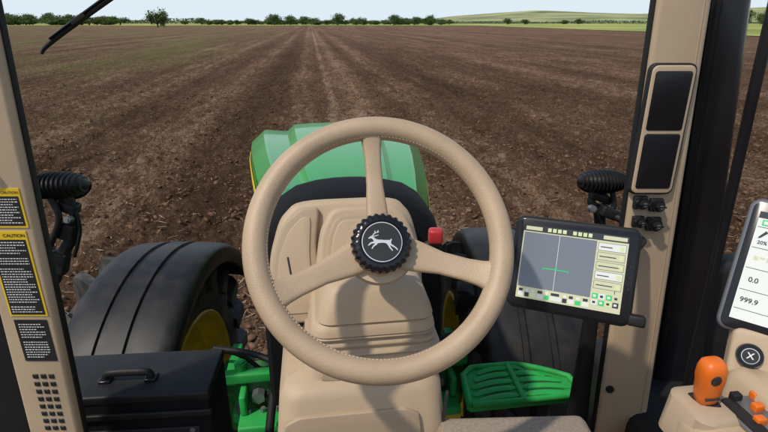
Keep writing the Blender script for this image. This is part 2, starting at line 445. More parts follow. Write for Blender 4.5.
# wiper
b=MB()
P=[(-.83,1.30,2.628),(-.80,1.30,2.655),(-.646,1.30,2.748),(-.45,1.30,2.86)]
b.tube(P,[.003,.006,.007,.007],I4,BLK,8,smooth=5)
b.tube([(x,y-.006,z+.008) for x,y,z in P[1:]],.003,I4,BLKG,8,smooth=4)
b.box((.04,.012,.014),T(-.72,1.292,2.706)@R(-31,'Y'),BLK,.003)
b.done('windscreen_wiper',tractor)

# dashboard pod
b=MB(); M=face((-.083,1.04,2.215),24)
def smoothpoly(pts,r=.3,n=4):
    o=[];N_=len(pts)
    for i in range(N_):
        a=Vector(pts[i-1]);p=Vector(pts[i]);c=Vector(pts[(i+1)%N_]); A=p+(a-p)*r;C=p+(c-p)*r
        for k in range(n+1):
            t=k/n; q=A*(1-t)**2+p*2*t*(1-t)+C*t*t; o.append((q.x,q.y))
    return o
b.prism(smoothpoly([(-.172,-.12),(.166,-.12),(.166,.0),(.149,.085),(.115,.125),(-.105,.125),(-.145,.085),(-.170,.0)]),.07,M@T(0,0,-.05),TAN,.018,5)
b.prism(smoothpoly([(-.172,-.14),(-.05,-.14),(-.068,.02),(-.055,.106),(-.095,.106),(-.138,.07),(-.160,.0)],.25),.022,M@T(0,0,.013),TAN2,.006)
b.prism(smoothpoly([(-.158,-.12),(-.072,-.12),(-.082,.0),(-.075,.085),(-.095,.085),(-.125,.055),(-.147,.0)],.25),.004,M@T(0,0,.034),TAN,.002)
b.prism(smoothpoly([(-.085,-.14),(.154,-.14),(.154,.01),(.132,.08),(.103,.104),(-.03,.104),(-.06,.05)],.28),.045,M@T(0,0,.012),TAN,.013,5)
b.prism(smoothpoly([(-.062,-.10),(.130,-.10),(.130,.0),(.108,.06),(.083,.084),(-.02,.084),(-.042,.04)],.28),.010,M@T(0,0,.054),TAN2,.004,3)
b.prism(smoothpoly([(-.05,-.10),(.118,-.10),(.118,.0),(.098,.052),(.075,.074),(-.014,.074),(-.032,.035)],.28),.006,M@T(0,0,.063),TAN,.003,3)
b.box((.005,.085,.006),M@T(-.122,-.04,.036)@R(8,'Z'),LBLK,.002)
b.box((.004,.10,.004),M@T(.136,-.06,.056)@R(2,'Z'),LBLK,.001)
b.done('instrument_pod',tractor,50)
def rring(cx,cy,z,ax,ay,r,n=6):
    o=[]
    for sx,sy,a0 in ((1,-1,270),(1,1,0),(-1,1,90),(-1,-1,180)):
        for k in range(n+1):
            a=rad(a0+k*90/n); v=H@Vector((cx*0+sx*(ax-r)+r*math.cos(a),sy*(ay-r)+r*math.sin(a),0)); o.append((cx+v.x,cy+v.y,z))
    return o
b=MB()
b.loft([rring(-.025,.915,z,ax,ay,.03) for z,ax,ay in ((2.240,.06,.03),(2.234,.085,.052),(2.222,.096,.062),(2.185,.110,.076),(2.170,.114,.082),(2.165,.110,.078))],I4,TAN,True)
def band(z1,z0,ax,ay,cy,cx=-.03,m=TAN,g=.010,tap=0):
    h=z1-z0
    b.loft([rring(cx,cy,z,ax+dx,ay+dx,.035) for z,dx in ((z1,-g*1.6-tap),(z1-h*.06,-g*.5-tap),(z1-h*.2,-.001-tap*.8),(z1-h*.5,.001-tap*.5),(z1-h*.85,0),(z1-h*.96,-g*.4),(z0,-g))],I4,m,True)
band(2.168,2.140,.123,.092,.92,tap=.006,g=.008) 
# soft boot with shallow irregular folds
zs=np.linspace(2.142,2.100,26); rg=[]
for i,z in enumerate(zs):
    t=i/25; f=.0035*math.sin(t*2*math.pi*2.6+.4)+.0012*math.sin(t*23)
    rg.append(rring(-.031,.923,z,.118+.014*t+f,.090+.008*t+f,.034))
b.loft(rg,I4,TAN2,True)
band(2.104,2.045,.146,.107,.925,g=.012,tap=.014)
b.prism(smoothpoly([(-.09,-.022),(.09,-.022),(.078,.012),(-.078,.012)],.3),.006,face((-.037,.822,2.076),12),TAN2,.003)
b.loft([rring(-.055,.90,z,ax,ay,.04) for z,ax,ay in ((2.06,.10,.07),(2.055,.145,.10),(2.035,.158,.115),(1.90,.172,.125),(1.70,.19,.14),(1.45,.2,.15))],I4,TAN,True)
b.prism(smoothpoly([(-.15,-.30),(.15,-.30),(.13,-.01),(.10,.005),(-.10,.005),(-.13,-.01)],.12),.008,face((-.06,.782,2.00),6),TAN2,.003)
b.box((.006,.01,.36),T(.112,.82,1.84)@R(4,'Y'),LBLK,.002)
b.cyl(.008,.008,.006,face((-.13,.775,1.90),6),GREY,16,.001); b.cyl(.008,.008,.006,face((.03,.797,1.90),6),GREY,16,.001)
b.done('steering_column',tractor,45)
# stalk with red knob
b=MB()
b.tube([(.0,.86,2.30),(.06,.85,2.315),(.085,.85,2.325)],.007,I4,BLK,smooth=4)
b.box((.026,.022,.028),T(.093,.85,2.34),RED,.006)
b.box((.024,.024,.02),T(.062,.85,2.312),BLK,.006)
b.done('signal_stalk',tractor)

# steering wheel
Wc=Vector((-.004,.724,2.381)); SW=face(Wc,35)
sw=empty('steering_wheel',Wc,tractor)
Rm=.191
b=MB(); rings=[]
n=128
for k in range(n):
    a=2*math.pi*k/n; rg=[]
    for j in range(20):
        t=2*math.pi*j/20; rr=.0190
        rg.append(((Rm+rr*math.cos(t))*math.cos(a),(Rm+rr*math.cos(t))*math.sin(a),rr*1.05*math.sin(t)))
    rings.append(rg)
bb=bmesh.new(); V=[[bb.verts.new(p) for p in r] for r in rings]
for i in range(n):
    for j in range(20):
        bb.faces.new((V[i][j],V[(i+1)%n][j],V[(i+1)%n][(j+1)%20],V[i][(j+1)%20]))
bmesh.ops.recalc_face_normals(bb,faces=bb.faces[:]); b.merge(bb,SW,LEATH)
for k in range(190):
    a=2*math.pi*k/190; t=rad(158)
    r=Rm+.0191*math.cos(t); z=.0199*math.sin(t)
    b.box((.0010,.0032,.001),SW@Matrix.Rotation(a,4,'Z')@T(r,0,z)@R(35,'X'),STITCH)
b.done('rim',sw,80)
def spoke(ang,w0,w1,w2):
    b=MB(); rr=[]
    for r,w,z,th in ((.035,w0*1.1,-.022,.010),(.06,w0,-.021,.009),(.10,w1,-.016,.008),(.14,w1,-.010,.008),(.162,w1*1.12,-.006,.009),(.174,w2*1.05,-.003,.011),(.183,w2*1.5,-.001,.013),(.190,w2*1.7,-.001,.010)):
        ring=[]
        for j in range(20):
            t=2*math.pi*j/20; cx=math.copysign(abs(math.cos(t))**.45,math.cos(t)); cz=math.copysign(abs(math.sin(t))**.7,math.sin(t))
            ring.append((r,w/2*cx,z+th*cz))
        rr.append(ring)
    b.loft(rr,SW@R(ang,'Z'),LEATH); b.done('spoke',sw,60)
spoke(91,.034,.027,.032); spoke(-20,.050,.036,.044); spoke(203,.050,.036,.044)
b=MB(); b.cyl(.060,.052,.03,SW@T(0,-.004,-.030),TAN,40,.010); b.cyl(.035,.03,.10,SW@T(0,0,-.080),BLK,32,.003)
b.done('hub',sw)
b=MB(); rings=[]; dz=-.034
for z,r,am in ((.018,.044,0),(.021,.046,.0012),(.034,.0465,.0016),(.041,.0445,.0014),(.045,.039,0),(.0455,.034,0),(.043,.0325,0)):
    rings.append([((r+am*math.cos(26*2*math.pi*j/208))*math.cos(2*math.pi*j/208),(r+am*math.cos(26*2*math.pi*j/208))*math.sin(2*math.pi*j/208),z+dz) for j in range(208)])
b.loft(rings,SW,BLKG); b.done('hub_cap',sw,50)
b=MB()
b.cyl(.0312,.0312,.001,SW@T(0,0,.0438+dz),SILV,48); b.cyl(.0298,.0298,.001,SW@T(0,0,.0443+dz),LBLK,48)
# leaping deer: slim body rising to the left, tucked forelegs, trailing hind legs, swept antlers
deer=[(-.80,.34),(-.70,.42),(-.60,.47),(-.52,.46),(-.46,.38),(-.36,.27),(-.22,.20),(.0,.17),(.22,.13),(.40,.12),(.52,.10),(.62,.17),(.68,.15),(.62,.04),(.58,-.06),(.60,-.16),(.74,-.26),(.92,-.44),(.98,-.56),(.93,-.58),(.82,-.44),(.64,-.31),(.50,-.22),(.54,-.36),(.66,-.56),(.62,-.60),(.46,-.40),(.38,-.22),(.28,-.08),(.10,-.03),(-.10,-.02),(-.24,-.04),(-.32,-.12),(-.50,-.22),(-.62,-.36),(-.67,-.33),(-.56,-.16),(-.42,-.06),(-.44,-.02),(-.62,-.02),(-.82,-.14),(-.87,-.10),(-.68,.07),(-.48,.10),(-.50,.20),(-.58,.30),(-.68,.32),(-.76,.29)]
Dm=SW@R(2,'Z')@T(-.001,-.001,0)
def poly(pts,sc,z,m):
    bb=bmesh.new(); f=bb.faces.new([bb.verts.new((x*sc,y*sc,0)) for x,y in pts]); bmesh.ops.triangulate(bb,faces=[f]); b.merge(bb,Dm@T(0,0,z+dz),m)
poly(deer,.0245,.0451,SILV)
poly([(-.56,.45),(-.46,.60),(-.30,.68),(-.10,.70),(-.08,.65),(-.28,.62),(-.41,.55),(-.49,.43)],.0245,.0452,SILV)
poly([(-.40,.60),(-.36,.78),(-.31,.79),(-.33,.62)],.0245,.0453,SILV); poly([(-.24,.66),(-.14,.80),(-.09,.79),(-.17,.66)],.0245,.0453,SILV)
poly([(-.48,.43),(-.32,.48),(-.14,.50),(-.13,.46),(-.30,.43),(-.45,.38)],.0245,.0454,SILV)
b.done('emblem',sw,flat=True)

# armrest console
ar=empty('armrest_console',(.6,.45,2.1),tractor)
b=MB()
b.loft([rring(.635,.43,z,ax,ay,.04) for z,ax,ay in ((1.75,.18,.19),(2.10,.195,.205),(2.165,.195,.205),(2.180,.190,.20),(2.187,.178,.188),(2.189,.16,.17))],I4,TAN)
b.loft([rring(.635,.615,z,ax,ay,.02) for z,ax,ay in ((2.12,.115,.05),(2.205,.113,.048),(2.218,.10,.040))],I4,TAN)
b.loft([rring(.458,.585,z,ax,ay,.02) for z,ax,ay in ((2.13,.040,.045),(2.192,.036,.041),(2.198,.028,.033))],I4,TAN2)
b.done('armrest_body',ar,50)
b=MB(); b.box((.10,.17,.010),T(.535,.515,2.193)@R(HEAD,'Z'),GREY,.004)
b.box((.020,.12,.014),T(.494,.530,2.195)@R(HEAD,'Z'),BLK,.005)
b.box((.05,.03,.012),T(.505,.470,2.198)@R(HEAD,'Z'),BLK,.004)
b.done('control_panel',ar)
b=MB(); M=T(.4555,.588,2.192)@R(-7,'Y')@R(8,'X')
b.tube([(0,0,-.02),(0,0,.012)],[.018,.012],M,BLK)
b.box((.034,.032,.012),M@T(0,0,.002),BLK,.004)
rg=[]
for z,ax,ay in ((.006,.009,.009),(.010,.0135,.012),(.022,.0145,.0145),(.038,.0152,.0155),(.052,.0170,.0165),(.068,.0168,.0155),(.078,.0145,.013),(.083,.009,.008)):
    ring=[]
    for j in range(20):
        t=2*math.pi*j/20; ring.append((ax*math.copysign(abs(math.cos(t))**.65,math.cos(t)),ay*math.copysign(abs(math.sin(t))**.65,math.sin(t)),z))
    rg.append(ring)
b.loft(rg,M,ORG); b.sph((.007,.002,.009),M@T(-.002,-.0158,.060),LBLK); b.box((.020,.003,.004),M@T(0,-.0148,.024),LBLK,.001)
b.done('throttle_lever',ar,60)
b=MB(); Mk=frame((.545,.640,2.235),(.85,-.5,0),(.2,.35,.9))
b.prism(rr2(.07,.075,.012),.04,Mk@T(.01,0,-.045),TAN,.006); b.cyl(.018,.017,.012,Mk,BLKG,36,.003)
b.cyl(.0115,.0115,.001,Mk@T(0,0,.0065),SILV,28); b.cyl(.0105,.0105,.001,Mk@T(0,0,.0071),LBLK,28); b.text('X',.013,Mk@T(0,0,.008),WHT)
b.done('rotary_knob',ar)
for (x,y,m) in ((.530,.592,ORG),(.516,.568,ORG),(.500,.590,BLK),(.538,.566,BLK),(.502,.543,ORG),(.526,.540,BLK),(.514,.515,ORG),(.534,.512,WHT),(.548,.590,BLK)):
    b=MB(); b.box((.014,.011,.012),T(x,y,2.202)@R(HEAD,'Z'),m,.002); b.done('push_button',ar)

# floor cover
b=MB(); b.box((.31,.28,.5),T(.262,.70,1.700)@R(2,'Z'),CARP,.02)
b.done('floor_riser',tractor)

# ------------------------------------------------------------ storage box
bx=empty('storage_box',(-.72,1.25,1.3),None,'black metal storage box with a top handle beside the cab','box')
b=MB(); M=T(-.750,1.255,1.540)@R(HEAD-3,'Z')
b.box((.49,.20,.36),M,BLKM,.008); b.box((.498,.208,.03),M@T(0,0,.172),BLK,.008)
b.box((.42,.01,.2),M@T(0,-.103,-.03),BLK,.004); b.cyl(.008,.008,.01,M@T(.19,-.105,.06)@R(90,'X'),GREY,12)
b.box((.50,.012,.02),M@T(0,-.106,.120),BLK,.004)
b.done('box_body',bx)
b=MB(); 
b.tube([(-.064,-.030,.188),(-.060,-.030,.206),(-.040,-.031,.214),(.040,-.031,.214),(.060,-.030,.206),(.064,-.030,.188)],[.012,.011,.0125,.0125,.011,.012],M@T(.005,0,0),BLK,smooth=5)
for s in (-1,1): b.box((.034,.036,.010),M@T(.005+s*.064,-.030,.191),BLKG,.004)
b.done('handle',bx)

# ------------------------------------------------------------ displays
M1=frame((.351,.862,2.267),(.922,-.388,.014),(.09,.353,.932))
d1=empty('display_monitor',(.351,.862,2.267),None,'black framed touch screen showing a guidance map beside the steering wheel','display')
b=MB()
b.prism(rr2(.223,.180,.018,6),.03,M1@T(0,0,-.028),BLK,.008,4)
b.prism(rr2(.212,.169,.014,6),.002,M1@T(0,0,.0015),BLKG,.001,2)
b.prism(rr2(.16,.12,.02,4),.03,M1@T(0,0,-.055),BLK,0)
for k in range(3): b.cyl(.003,.003,.003,M1@T(.099,-.02+k*.02,.004),BLK,12)
b.done('housing',d1)
b=MB()
z=.0042
b.rect(-.094,-.068,.091,.073,z,M1,S_BG)
b.rect(-.092,-.046,.038,.059,z+.0003,M1,S_MAP)
b.rect(-.094,.061,.091,.073,z+.0003,M1,S_DK)
for k in range(9):
    if k!=4: b.rect(-.05+k*.009,.0635,-.0435+k*.009,.0705,z+.0006,M1,S_LN)
b.rect(-.090,.0635,-.06,.0705,z+.0006,M1,S_BG); b.rect(.048,.0635,.088,.0705,z+.0006,M1,S_BG)
b.rect(-.0276,-.046,-.0268,.059,z+.0006,M1,S_WH)
b.rect(-.050,-.0070,-.004,-.0050,z+.0009,M1,S_GR); b.rect(-.050,-.0095,-.0485,-.0050,z+.0009,M1,S_GR); b.rect(-.0055,-.0095,-.004,-.0050,z+.0009,M1,S_GR)
bb=bmesh.new(); bb.faces.new([bb.verts.new(p) for p in ((-.0292,-.004,0),(-.0248,-.004,0),(-.027,.002,0))]); b.merge(bb,M1@T(0,0,z+.0012),S_GR)
b.rect(-.092,-.066,.038,-.048,z+.0003,M1,S_BG)
x=-.090; kk=0
for wd,m in ((.010,S_WH),(.008,S_DK),(.010,S_LN),(.012,S_WH),(.008,S_GR),(.020,S_WH),(.008,S_DK),(.010,S_WH),(.010,S_GR),(.012,S_WH)):
    b.rect(x,-.0645,x+wd,-.0565,z+.0006,M1,m); b.rect(x+.001,-.055,x+wd*.8,-.050,z+.0006,M1,S_WH if m is not S_WH else S_DK)
    x+=wd+.0022
for k in range(5):
    y=.057-k*.0175; b.rect(.041,y-.0145,.088,y,z+.0004,M1,S_DK); b.rect(.0416,y-.0139,.0874,y-.0006,z+.0006,M1,S_WH if k in (0,3) else S_BG)
    b.rect(.045,y-.0085,.045+.02+.008*(k%3),y-.0068,z+.0009,M1,S_DK); b.rect(.078,y-.0115,.085,y-.0035,z+.0009,M1,S_LN)
for k in range(4):
    b.rect(.041+k*.012,-.046,.051+k*.012,-.0365,z+.0006,M1,[S_GR,S_WH,S_GR,S_BG][k]); b.rect(.041+k*.012,-.058,.051+k*.012,-.0485,z+.0006,M1,[S_WH,S_GR,S_LN,S_DK][k])
    b.rect(.043+k*.012,-.0435,.048+k*.012,-.039,z+.0009,M1,[S_WH,S_DK,S_WH,S_DK][k]); b.rect(.043+k*.012,-.055,.048+k*.012,-.051,z+.0009,M1,[S_DK,S_WH,S_DK,S_WH][k])
b.text('1',.008,M1@T(.078,-.0305,z+.001),S_DK)
b.done('screen',d1,flat=True)
b=MB(); c=Vector((.351,.862,2.267))
b.tube([tuple(M1@Vector((0,0,-.05))),tuple(M1@Vector((.05,-.02,-.10))),(.52,1.0,2.23),(.60,1.10,2.22)],.014,I4,BLK,smooth=5)
b.sph((.024,.024,.024),M1@T(0,0,-.06),BLK); b.box((.03,.02,.03),M1@T(.12,-.075,-.012),BLK,.004)
b.done('mount_arm',d1)

xa=Vector((.80,-.60,-.03)).normalized(); up=Vector((.188,.348,.918)); up=(up-xa*up.dot(xa)).normalized()
BL=Vector((.517,.688,2.257)); C2=BL+xa*.14+up*.1035
M2=frame(C2,xa,up)
d2=empty('display_monitor',C2,None,'grey framed touch screen with light page of numbers above the armrest','display')
b=MB()
b.prism(rr2(.282,.209,.016,6),.028,M2@T(0,0,-.026),GREY,.008,4)
b.prism(rr2(.272,.199,.012,6),.002,M2@T(0,0,.0015),BLKG,.001,2)
b.done('housing',d2)
b=MB(); z=.0042
b.rect(-.126,-.084,.12,.084,z,M2,S_WH)
b.rect(-.126,.074,.12,.084,z+.0004,M2,S_DK); b.rect(-.120,.063,-.106,.072,z+.0004,M2,S_GR); b.rect(-.118,.065,-.111,.070,z+.0007,M2,S_WH)
for y in (.060,.028,-.004,-.038,-.068): b.rect(-.124,y,.0,y+.0008,z+.0004,M2,S_DK)
b.rect(-.072,-.08,-.0715,.07,z+.0004,M2,S_DK)
b.prism([(-.112,.056),(-.109,.053),(-.117,.044),(-.120,.043),(-.119,.046)],.0003,M2@T(0,0,z+.0002),S_DK)
b.text('20%',.0075,M2@T(-.113,.037,z+.0007),S_DK); b.text('0.0',.0105,M2@T(-.110,-.021,z+.0007),S_DK)
b.text('999.9',.0105,M2@T(-.108,-.053,z+.0007),S_DK)
for k in range(4): b.rect(-.118+k*.008,.010+.003*(k%2),-.112+k*.008,.016,z+.0005,M2,S_BG)
b.rect(-.066,-.07,.11,.06,z+.0004,M2,S_BG)
b.done('screen',d2,flat=True)
b=MB(); b.tube([tuple(M2@Vector((0,0,-.02))),tuple(M2@Vector((.02,-.06,-.06))),(.70,.60,2.16)],.016,I4,BLK,smooth=5); b.done('mount_arm',d2)

# ------------------------------------------------------------ ground
tab=rng.rand(256,256)
def vn(x,y,o=0):
    x=x+o*17.3;y=y+o*9.1
    xi=np.floor(x).astype(int);yi=np.floor(y).astype(int);fx=x-xi;fy=y-yi
    fx=fx*fx*(3-2*fx);fy=fy*fy*(3-2*fy)
    a=tab[xi%256,yi%256];b_=tab[(xi+1)%256,yi%256];c=tab[xi%256,(yi+1)%256];d=tab[(xi+1)%256,(yi+1)%256]
    return (a*(1-fx)+b_*fx)*(1-fy)+(c*(1-fx)+d*fx)*fy-.5
ch,sh=math.cos(rad(HEAD)),math.sin(rad(HEAD))
def gh(X,Y):
    xt=X*ch+Y*sh; yt=-X*sh+Y*ch
    w=np.clip(1.25-np.hypot(X,Y)/85,0,1)
    xw=xt+.25*vn(xt*.3,yt*.5,40)
    tr=np.exp(-((xw-.62)/.10)**2)+.6*np.exp(-((xw-1.7)/.16)**2)+.6*np.exp(-((xw+.55)/.16)**2)+.5*np.exp(-((xw+3.4)/.2)**2)
    tr=np.clip(tr,0,1)*(.6+.8*vn(xt*.5,yt*.35,21)+.3)
    h=.06*vn(xt*1.1,yt*.45,1)+.075*vn(xt*3.2,yt*2.2,2)+.085*vn(xt*6.9,yt*6.1,3)+.075*vn(xt*14,yt*13,4)+.045*vn(xt*33,yt*32,5)
    h+=.06*(.35-np.abs(vn(xt*10+3*vn(xt*2,yt*2,30),yt*9,8))*1.4)
    h=h*(1-.5*tr)-.03*tr
    h+=.022*np.sin(2*math.pi*xt/.76+4.0*vn(xt*.6,yt*.6,6))
    h+=.16*np.maximum(0,vn(xt*5.5,yt*5,7)-.25)*(1-tr)
    return h*w-.05
ys=np.concatenate([[-4000,-300,-30,-3],np.geomspace(1.2,85,840),[100,140,200,300,500,900,1800,4500]])
tt=np.linspace(-1,1,600)
W=3+.95*np.maximum(ys,0)
Xg=np.concatenate([np.full((len(ys),1),-6000.),-(W*1.6)[:,None],tt[None,:]*W[:,None],(W*1.6)[:,None],np.full((len(ys),1),6000.)],1)
Yg=np.repeat(ys[:,None],Xg.shape[1],1)
Zg=gh(Xg,Yg)
def grid_obj(name,X,Y,Z,m):
    r,c=X.shape; me=bpy.data.meshes.new(name)
    me.vertices.add(r*c); me.vertices.foreach_set('co',np.stack([X,Y,Z],-1).astype('f').ravel())
    idx=np.arange(r*c).reshape(r,c); q=np.stack([idx[:-1,:-1],idx[:-1,1:],idx[1:,1:],idx[1:,:-1]],-1).reshape(-1,4)
    me.loops.add(q.size); me.loops.foreach_set('vertex_index',q.ravel()); me.polygons.add(len(q))
    me.polygons.foreach_set('loop_start',np.arange(len(q))*4); me.polygons.foreach_set('loop_total',np.full(len(q),4)); 
    me.update(calc_edges=True); me.validate()
    me.polygons.foreach_set('use_smooth',np.ones(len(me.polygons),bool))
    me.materials.append(m); o=bpy.data.objects.new(name,me); COL.objects.link(o); return o
def soil():
    m=bpy.data.materials.new('soil'); m.use_nodes=True; nt=m.node_tree;N=nt.nodes;L=nt.links;b=N['Principled BSDF']
    b.inputs['Roughness'].default_value=.95; b.inputs['Specular IOR Level'].default_value=.12
    tc=N.new('ShaderNodeTexCoord'); mp=N.new('ShaderNodeMapping'); mp.inputs['Rotation'].default_value=(0,0,rad(-HEAD)); L.new(tc.outputs['Object'],mp.inputs['Vector'])
    def nz(sx,sy,detail=6,rough=.6,off=0,dist=0):
        k=N.new('ShaderNodeMapping'); k.inputs['Scale'].default_value=(sx,sy,1); k.inputs['Location'].default_value=(off,off,0); L.new(mp.outputs['Vector'],k.inputs['Vector'])
        n=N.new('ShaderNodeTexNoise'); n.inputs['Scale'].default_value=1; n.inputs['Detail'].default_value=detail; n.inputs['Roughness'].default_value=rough; n.inputs['Distortion'].default_value=dist
        L.new(k.outputs['Vector'],n.inputs['Vector']); return n.outputs['Fac']
    def math_(op,a,c=0,cl=False):
        q=N.new('ShaderNodeMath'); q.operation=op; q.use_clamp=cl
        for i,v in enumerate((a,c)):
            if isinstance(v,(int,float)): q.inputs[i].default_value=v
            else: L.new(v,q.inputs[i])
        return q.outputs[0]
    sp=N.new('ShaderNodeSeparateXYZ'); L.new(mp.outputs['Vector'],sp.inputs[0])
    streak=nz(1.6,.12,6,.75); band=nz(.42,.012,3,.5,3); mid=nz(2.6,1.7,7,.75,5); fine=nz(24,20,5,.8,7); clod=nz(8,6.5,6,.78,15,.6); blot=nz(.30,.16,6,.65,9)
    px=math_('ADD',sp.outputs[0],math_('MULTIPLY',math_('SUBTRACT',nz(.5,.35,4,.6,33),.5),.7))
    def line(x0,w,amp):
        d=math_('ABSOLUTE',math_('SUBTRACT',px,x0)); q=N.new('ShaderNodeMapRange'); q.inputs['From Min'].default_value=w*2.2; q.inputs['From Max'].default_value=w*.2; q.inputs['To Max'].default_value=amp
        L.new(d,q.inputs['Value']); return q.outputs[0]
    v=math_('ADD',math_('MULTIPLY',streak,.22),math_('MULTIPLY',band,.20))
    v=math_('ADD',v,math_('MULTIPLY',mid,.36)); v=math_('ADD',v,math_('MULTIPLY',fine,.42)); v=math_('ADD',v,math_('MULTIPLY',blot,.18)); v=math_('ADD',v,math_('MULTIPLY',clod,.42))
    brk=math_('MULTIPLY',mid,1.5)
    ls=line(.62,.12,.08)
    for a_ in ((1.7,.3,.045),(-.55,.3,.045),(-3.4,.35,.04),(3.6,.5,.03),(-6.8,.6,.04),(-2.2,.6,-.05),(2.6,.5,-.035),(-5.0,.9,-.035),(6.0,.9,-.03)): ls=math_('ADD',ls,line(*a_))
    v=math_('ADD',v,math_('MULTIPLY',ls,brk))
    cr=N.new('ShaderNodeValToRGB'); e=cr.color_ramp.elements; e[0].position=.71;e[0].color=(.028,.013,.007,1);e[1].position=1.06;e[1].color=(.38,.255,.16,1)
    k=e.new(.83);k.color=(.096,.050,.027,1);k=e.new(.93);k.color=(.185,.104,.060,1)
    L.new(v,cr.inputs['Fac'])
    wd=nz(.10,.03,5,.7,20); wr=N.new('ShaderNodeMapRange'); wr.inputs['From Min'].default_value=.42; wr.inputs['From Max'].default_value=.60; wr.inputs['To Max'].default_value=.8; L.new(wd,wr.inputs['Value'])
    lf=N.new('ShaderNodeMapRange'); lf.inputs['From Min'].default_value=-4; lf.inputs['From Max'].default_value=-14; L.new(px,lf.inputs['Value'])
    lf2=math_('ADD',math_('MULTIPLY',lf.outputs[0],.80),.05)
    wm=math_('MULTIPLY',math_('MULTIPLY',wr.outputs[0],lf2),math_('MULTIPLY',math_('SUBTRACT',clod,.28),2.6),True)
    mx=N.new('ShaderNodeMixRGB'); mx.inputs['Color2'].default_value=(.17,.19,.05,1); L.new(wm,mx.inputs['Fac']); L.new(cr.outputs['Color'],mx.inputs['Color1'])
    L.new(mx.outputs['Color'],b.inputs['Base Color'])
    hsum=math_('ADD',math_('MULTIPLY',fine,1.0),math_('MULTIPLY',clod,1.3)); hsum=math_('ADD',hsum,math_('MULTIPLY',mid,1.1))
    bp=N.new('ShaderNodeBump'); bp.inputs['Strength'].default_value=1; bp.inputs['Distance'].default_value=.09; L.new(hsum,bp.inputs['Height']); L.new(bp.outputs['Normal'],b.inputs['Normal'])
    return m
SOIL=soil()
g=grid_obj('ground',Xg,Yg,Zg,SOIL); g['kind']='structure'; g['label']='ploughed dark brown field with furrows and clods'; g['category']='field'

def scatter(name,n,base,faces,smin,smax,m,lab,flat=(1,1,.7),ymax=45,lift=.3,jit=.35,pw=2.2):
    Y=np.exp(rng.uniform(math.log(2.2),math.log(ymax),n)); X=rng.uniform(-1,1,n)*(.95*Y+1.5)
    keep=vn(X*.9,Y*.9,12)+vn(X*2.5,Y*2.2,13)*.6+rng.uniform(-.35,.35,n)>-.12
    X=X[keep];Y=Y[keep];n=len(X)
    s=(smin*(smax/smin)**(rng.rand(n)**pw))[:,None,None]
    nb=len(base); P=base[None]*(1+rng.uniform(-jit,jit,(n,nb,3)))*np.array(flat)*s
    a=rng.uniform(0,6.283,n); ca,sa=np.cos(a)[:,None],np.sin(a)[:,None]
    x=P[:,:,0]*ca-P[:,:,1]*sa; y=P[:,:,0]*sa+P[:,:,1]*ca
    zt=P[:,:,2]+x*rng.uniform(-.35,.35,(n,1))
    co=np.stack([x+X[:,None],y+Y[:,None],zt+(gh(X,Y)+s[:,0,0]*lift)[:,None]],-1)
    k=faces.shape[1]; F=(faces[None]+(np.arange(n)*nb)[:,None,None]).reshape(-1,k)
    me=bpy.data.meshes.new(name); me.vertices.add(n*nb); me.vertices.foreach_set('co',co.astype('f').ravel())
    me.loops.add(F.size); me.loops.foreach_set('vertex_index',F.ravel()); me.polygons.add(len(F)); me.polygons.foreach_set('loop_start',np.arange(len(F))*k); me.polygons.foreach_set('loop_total',np.full(len(F),k))
    me.update(calc_edges=True); me.materials.append(m); o=bpy.data.objects.new(name,me); COL.objects.link(o); o['kind']='stuff'; o['label']=lab; o['category']=name.replace('_',' '); return o
tb=bmesh.new(); bmesh.ops.create_icosphere(tb,subdivisions=1,radius=1); tb.verts.ensure_lookup_table()
ib=np.array([v.co[:] for v in tb.verts]); fi=np.array([[v.index for v in f.verts] for f in tb.faces]); tb.free()
CLOD=mat('clod_soil',(.072,.037,.020),.95,var=.45,vscale=5,c2=(.165,.095,.055),spec=.12)
STRAW=mat('straw',(.26,.18,.11),.9,var=.4,vscale=9,c2=(.42,.31,.20),spec=.2)
scatter('soil_clods',80000,ib,fi,.008,.052,CLOD,'loose dark brown clods of earth on the ploughed field',lift=.05,jit=.6,pw=2.3,ymax=70)
scatter('straw_residue',55000,np.array([(-1,-.07,0),(1,-.07,0),(1,.07,.0),(-1,.07,0)],float),np.array([[0,1,2,3]]),.015,.075,STRAW,'scattered pale straw stubble on the ploughed field',flat=(1,1,1),lift=.4,jit=.3,ymax=70)

# meadow beyond the field
MEAD=mat('meadow_grass',(.20,.26,.05),.95,var=.25,vscale=.012,c2=(.38,.38,.12),spec=.1)
b=MB()
b.rect(76,25,2500,1390,.06,I4,MEAD); b.rect(-2500,440,75.9,1390,.05,I4,MEAD)
o=b.done('meadow',None,flat=True); o['kind']='structure'; o['label']='pale green meadow beyond the ploughed field'; o['category']='meadow'
# hills
HILL=mat('hill_fields',(.15,.20,.09),.95,var=.3,vscale=.007,c2=(.36,.36,.17),spec=.1)  # hill colours kept pale, distance haze painted into them
hx_=np.linspace(-3000,3500,160); hy_=np.linspace(1000,2300,14)
HX,HY=np.meshgrid(hx_,hy_)
prof=np.interp(HX,[-3000,-1200,-300,100,260,520,900,1400,3500],[30,12,4,4,22,40,30,50,70])
bell=np.sin(np.clip((HY-1000)/1300,0,1)*math.pi*.6)
HZ=prof*bell*(1+.35*vn(HX/260,HY/400,3))-.5
o=grid_obj('hills',HX,HY,HZ,HILL); o['kind']='structure'; o['label']='low rolling green and straw coloured hills'; o['category']='hills'

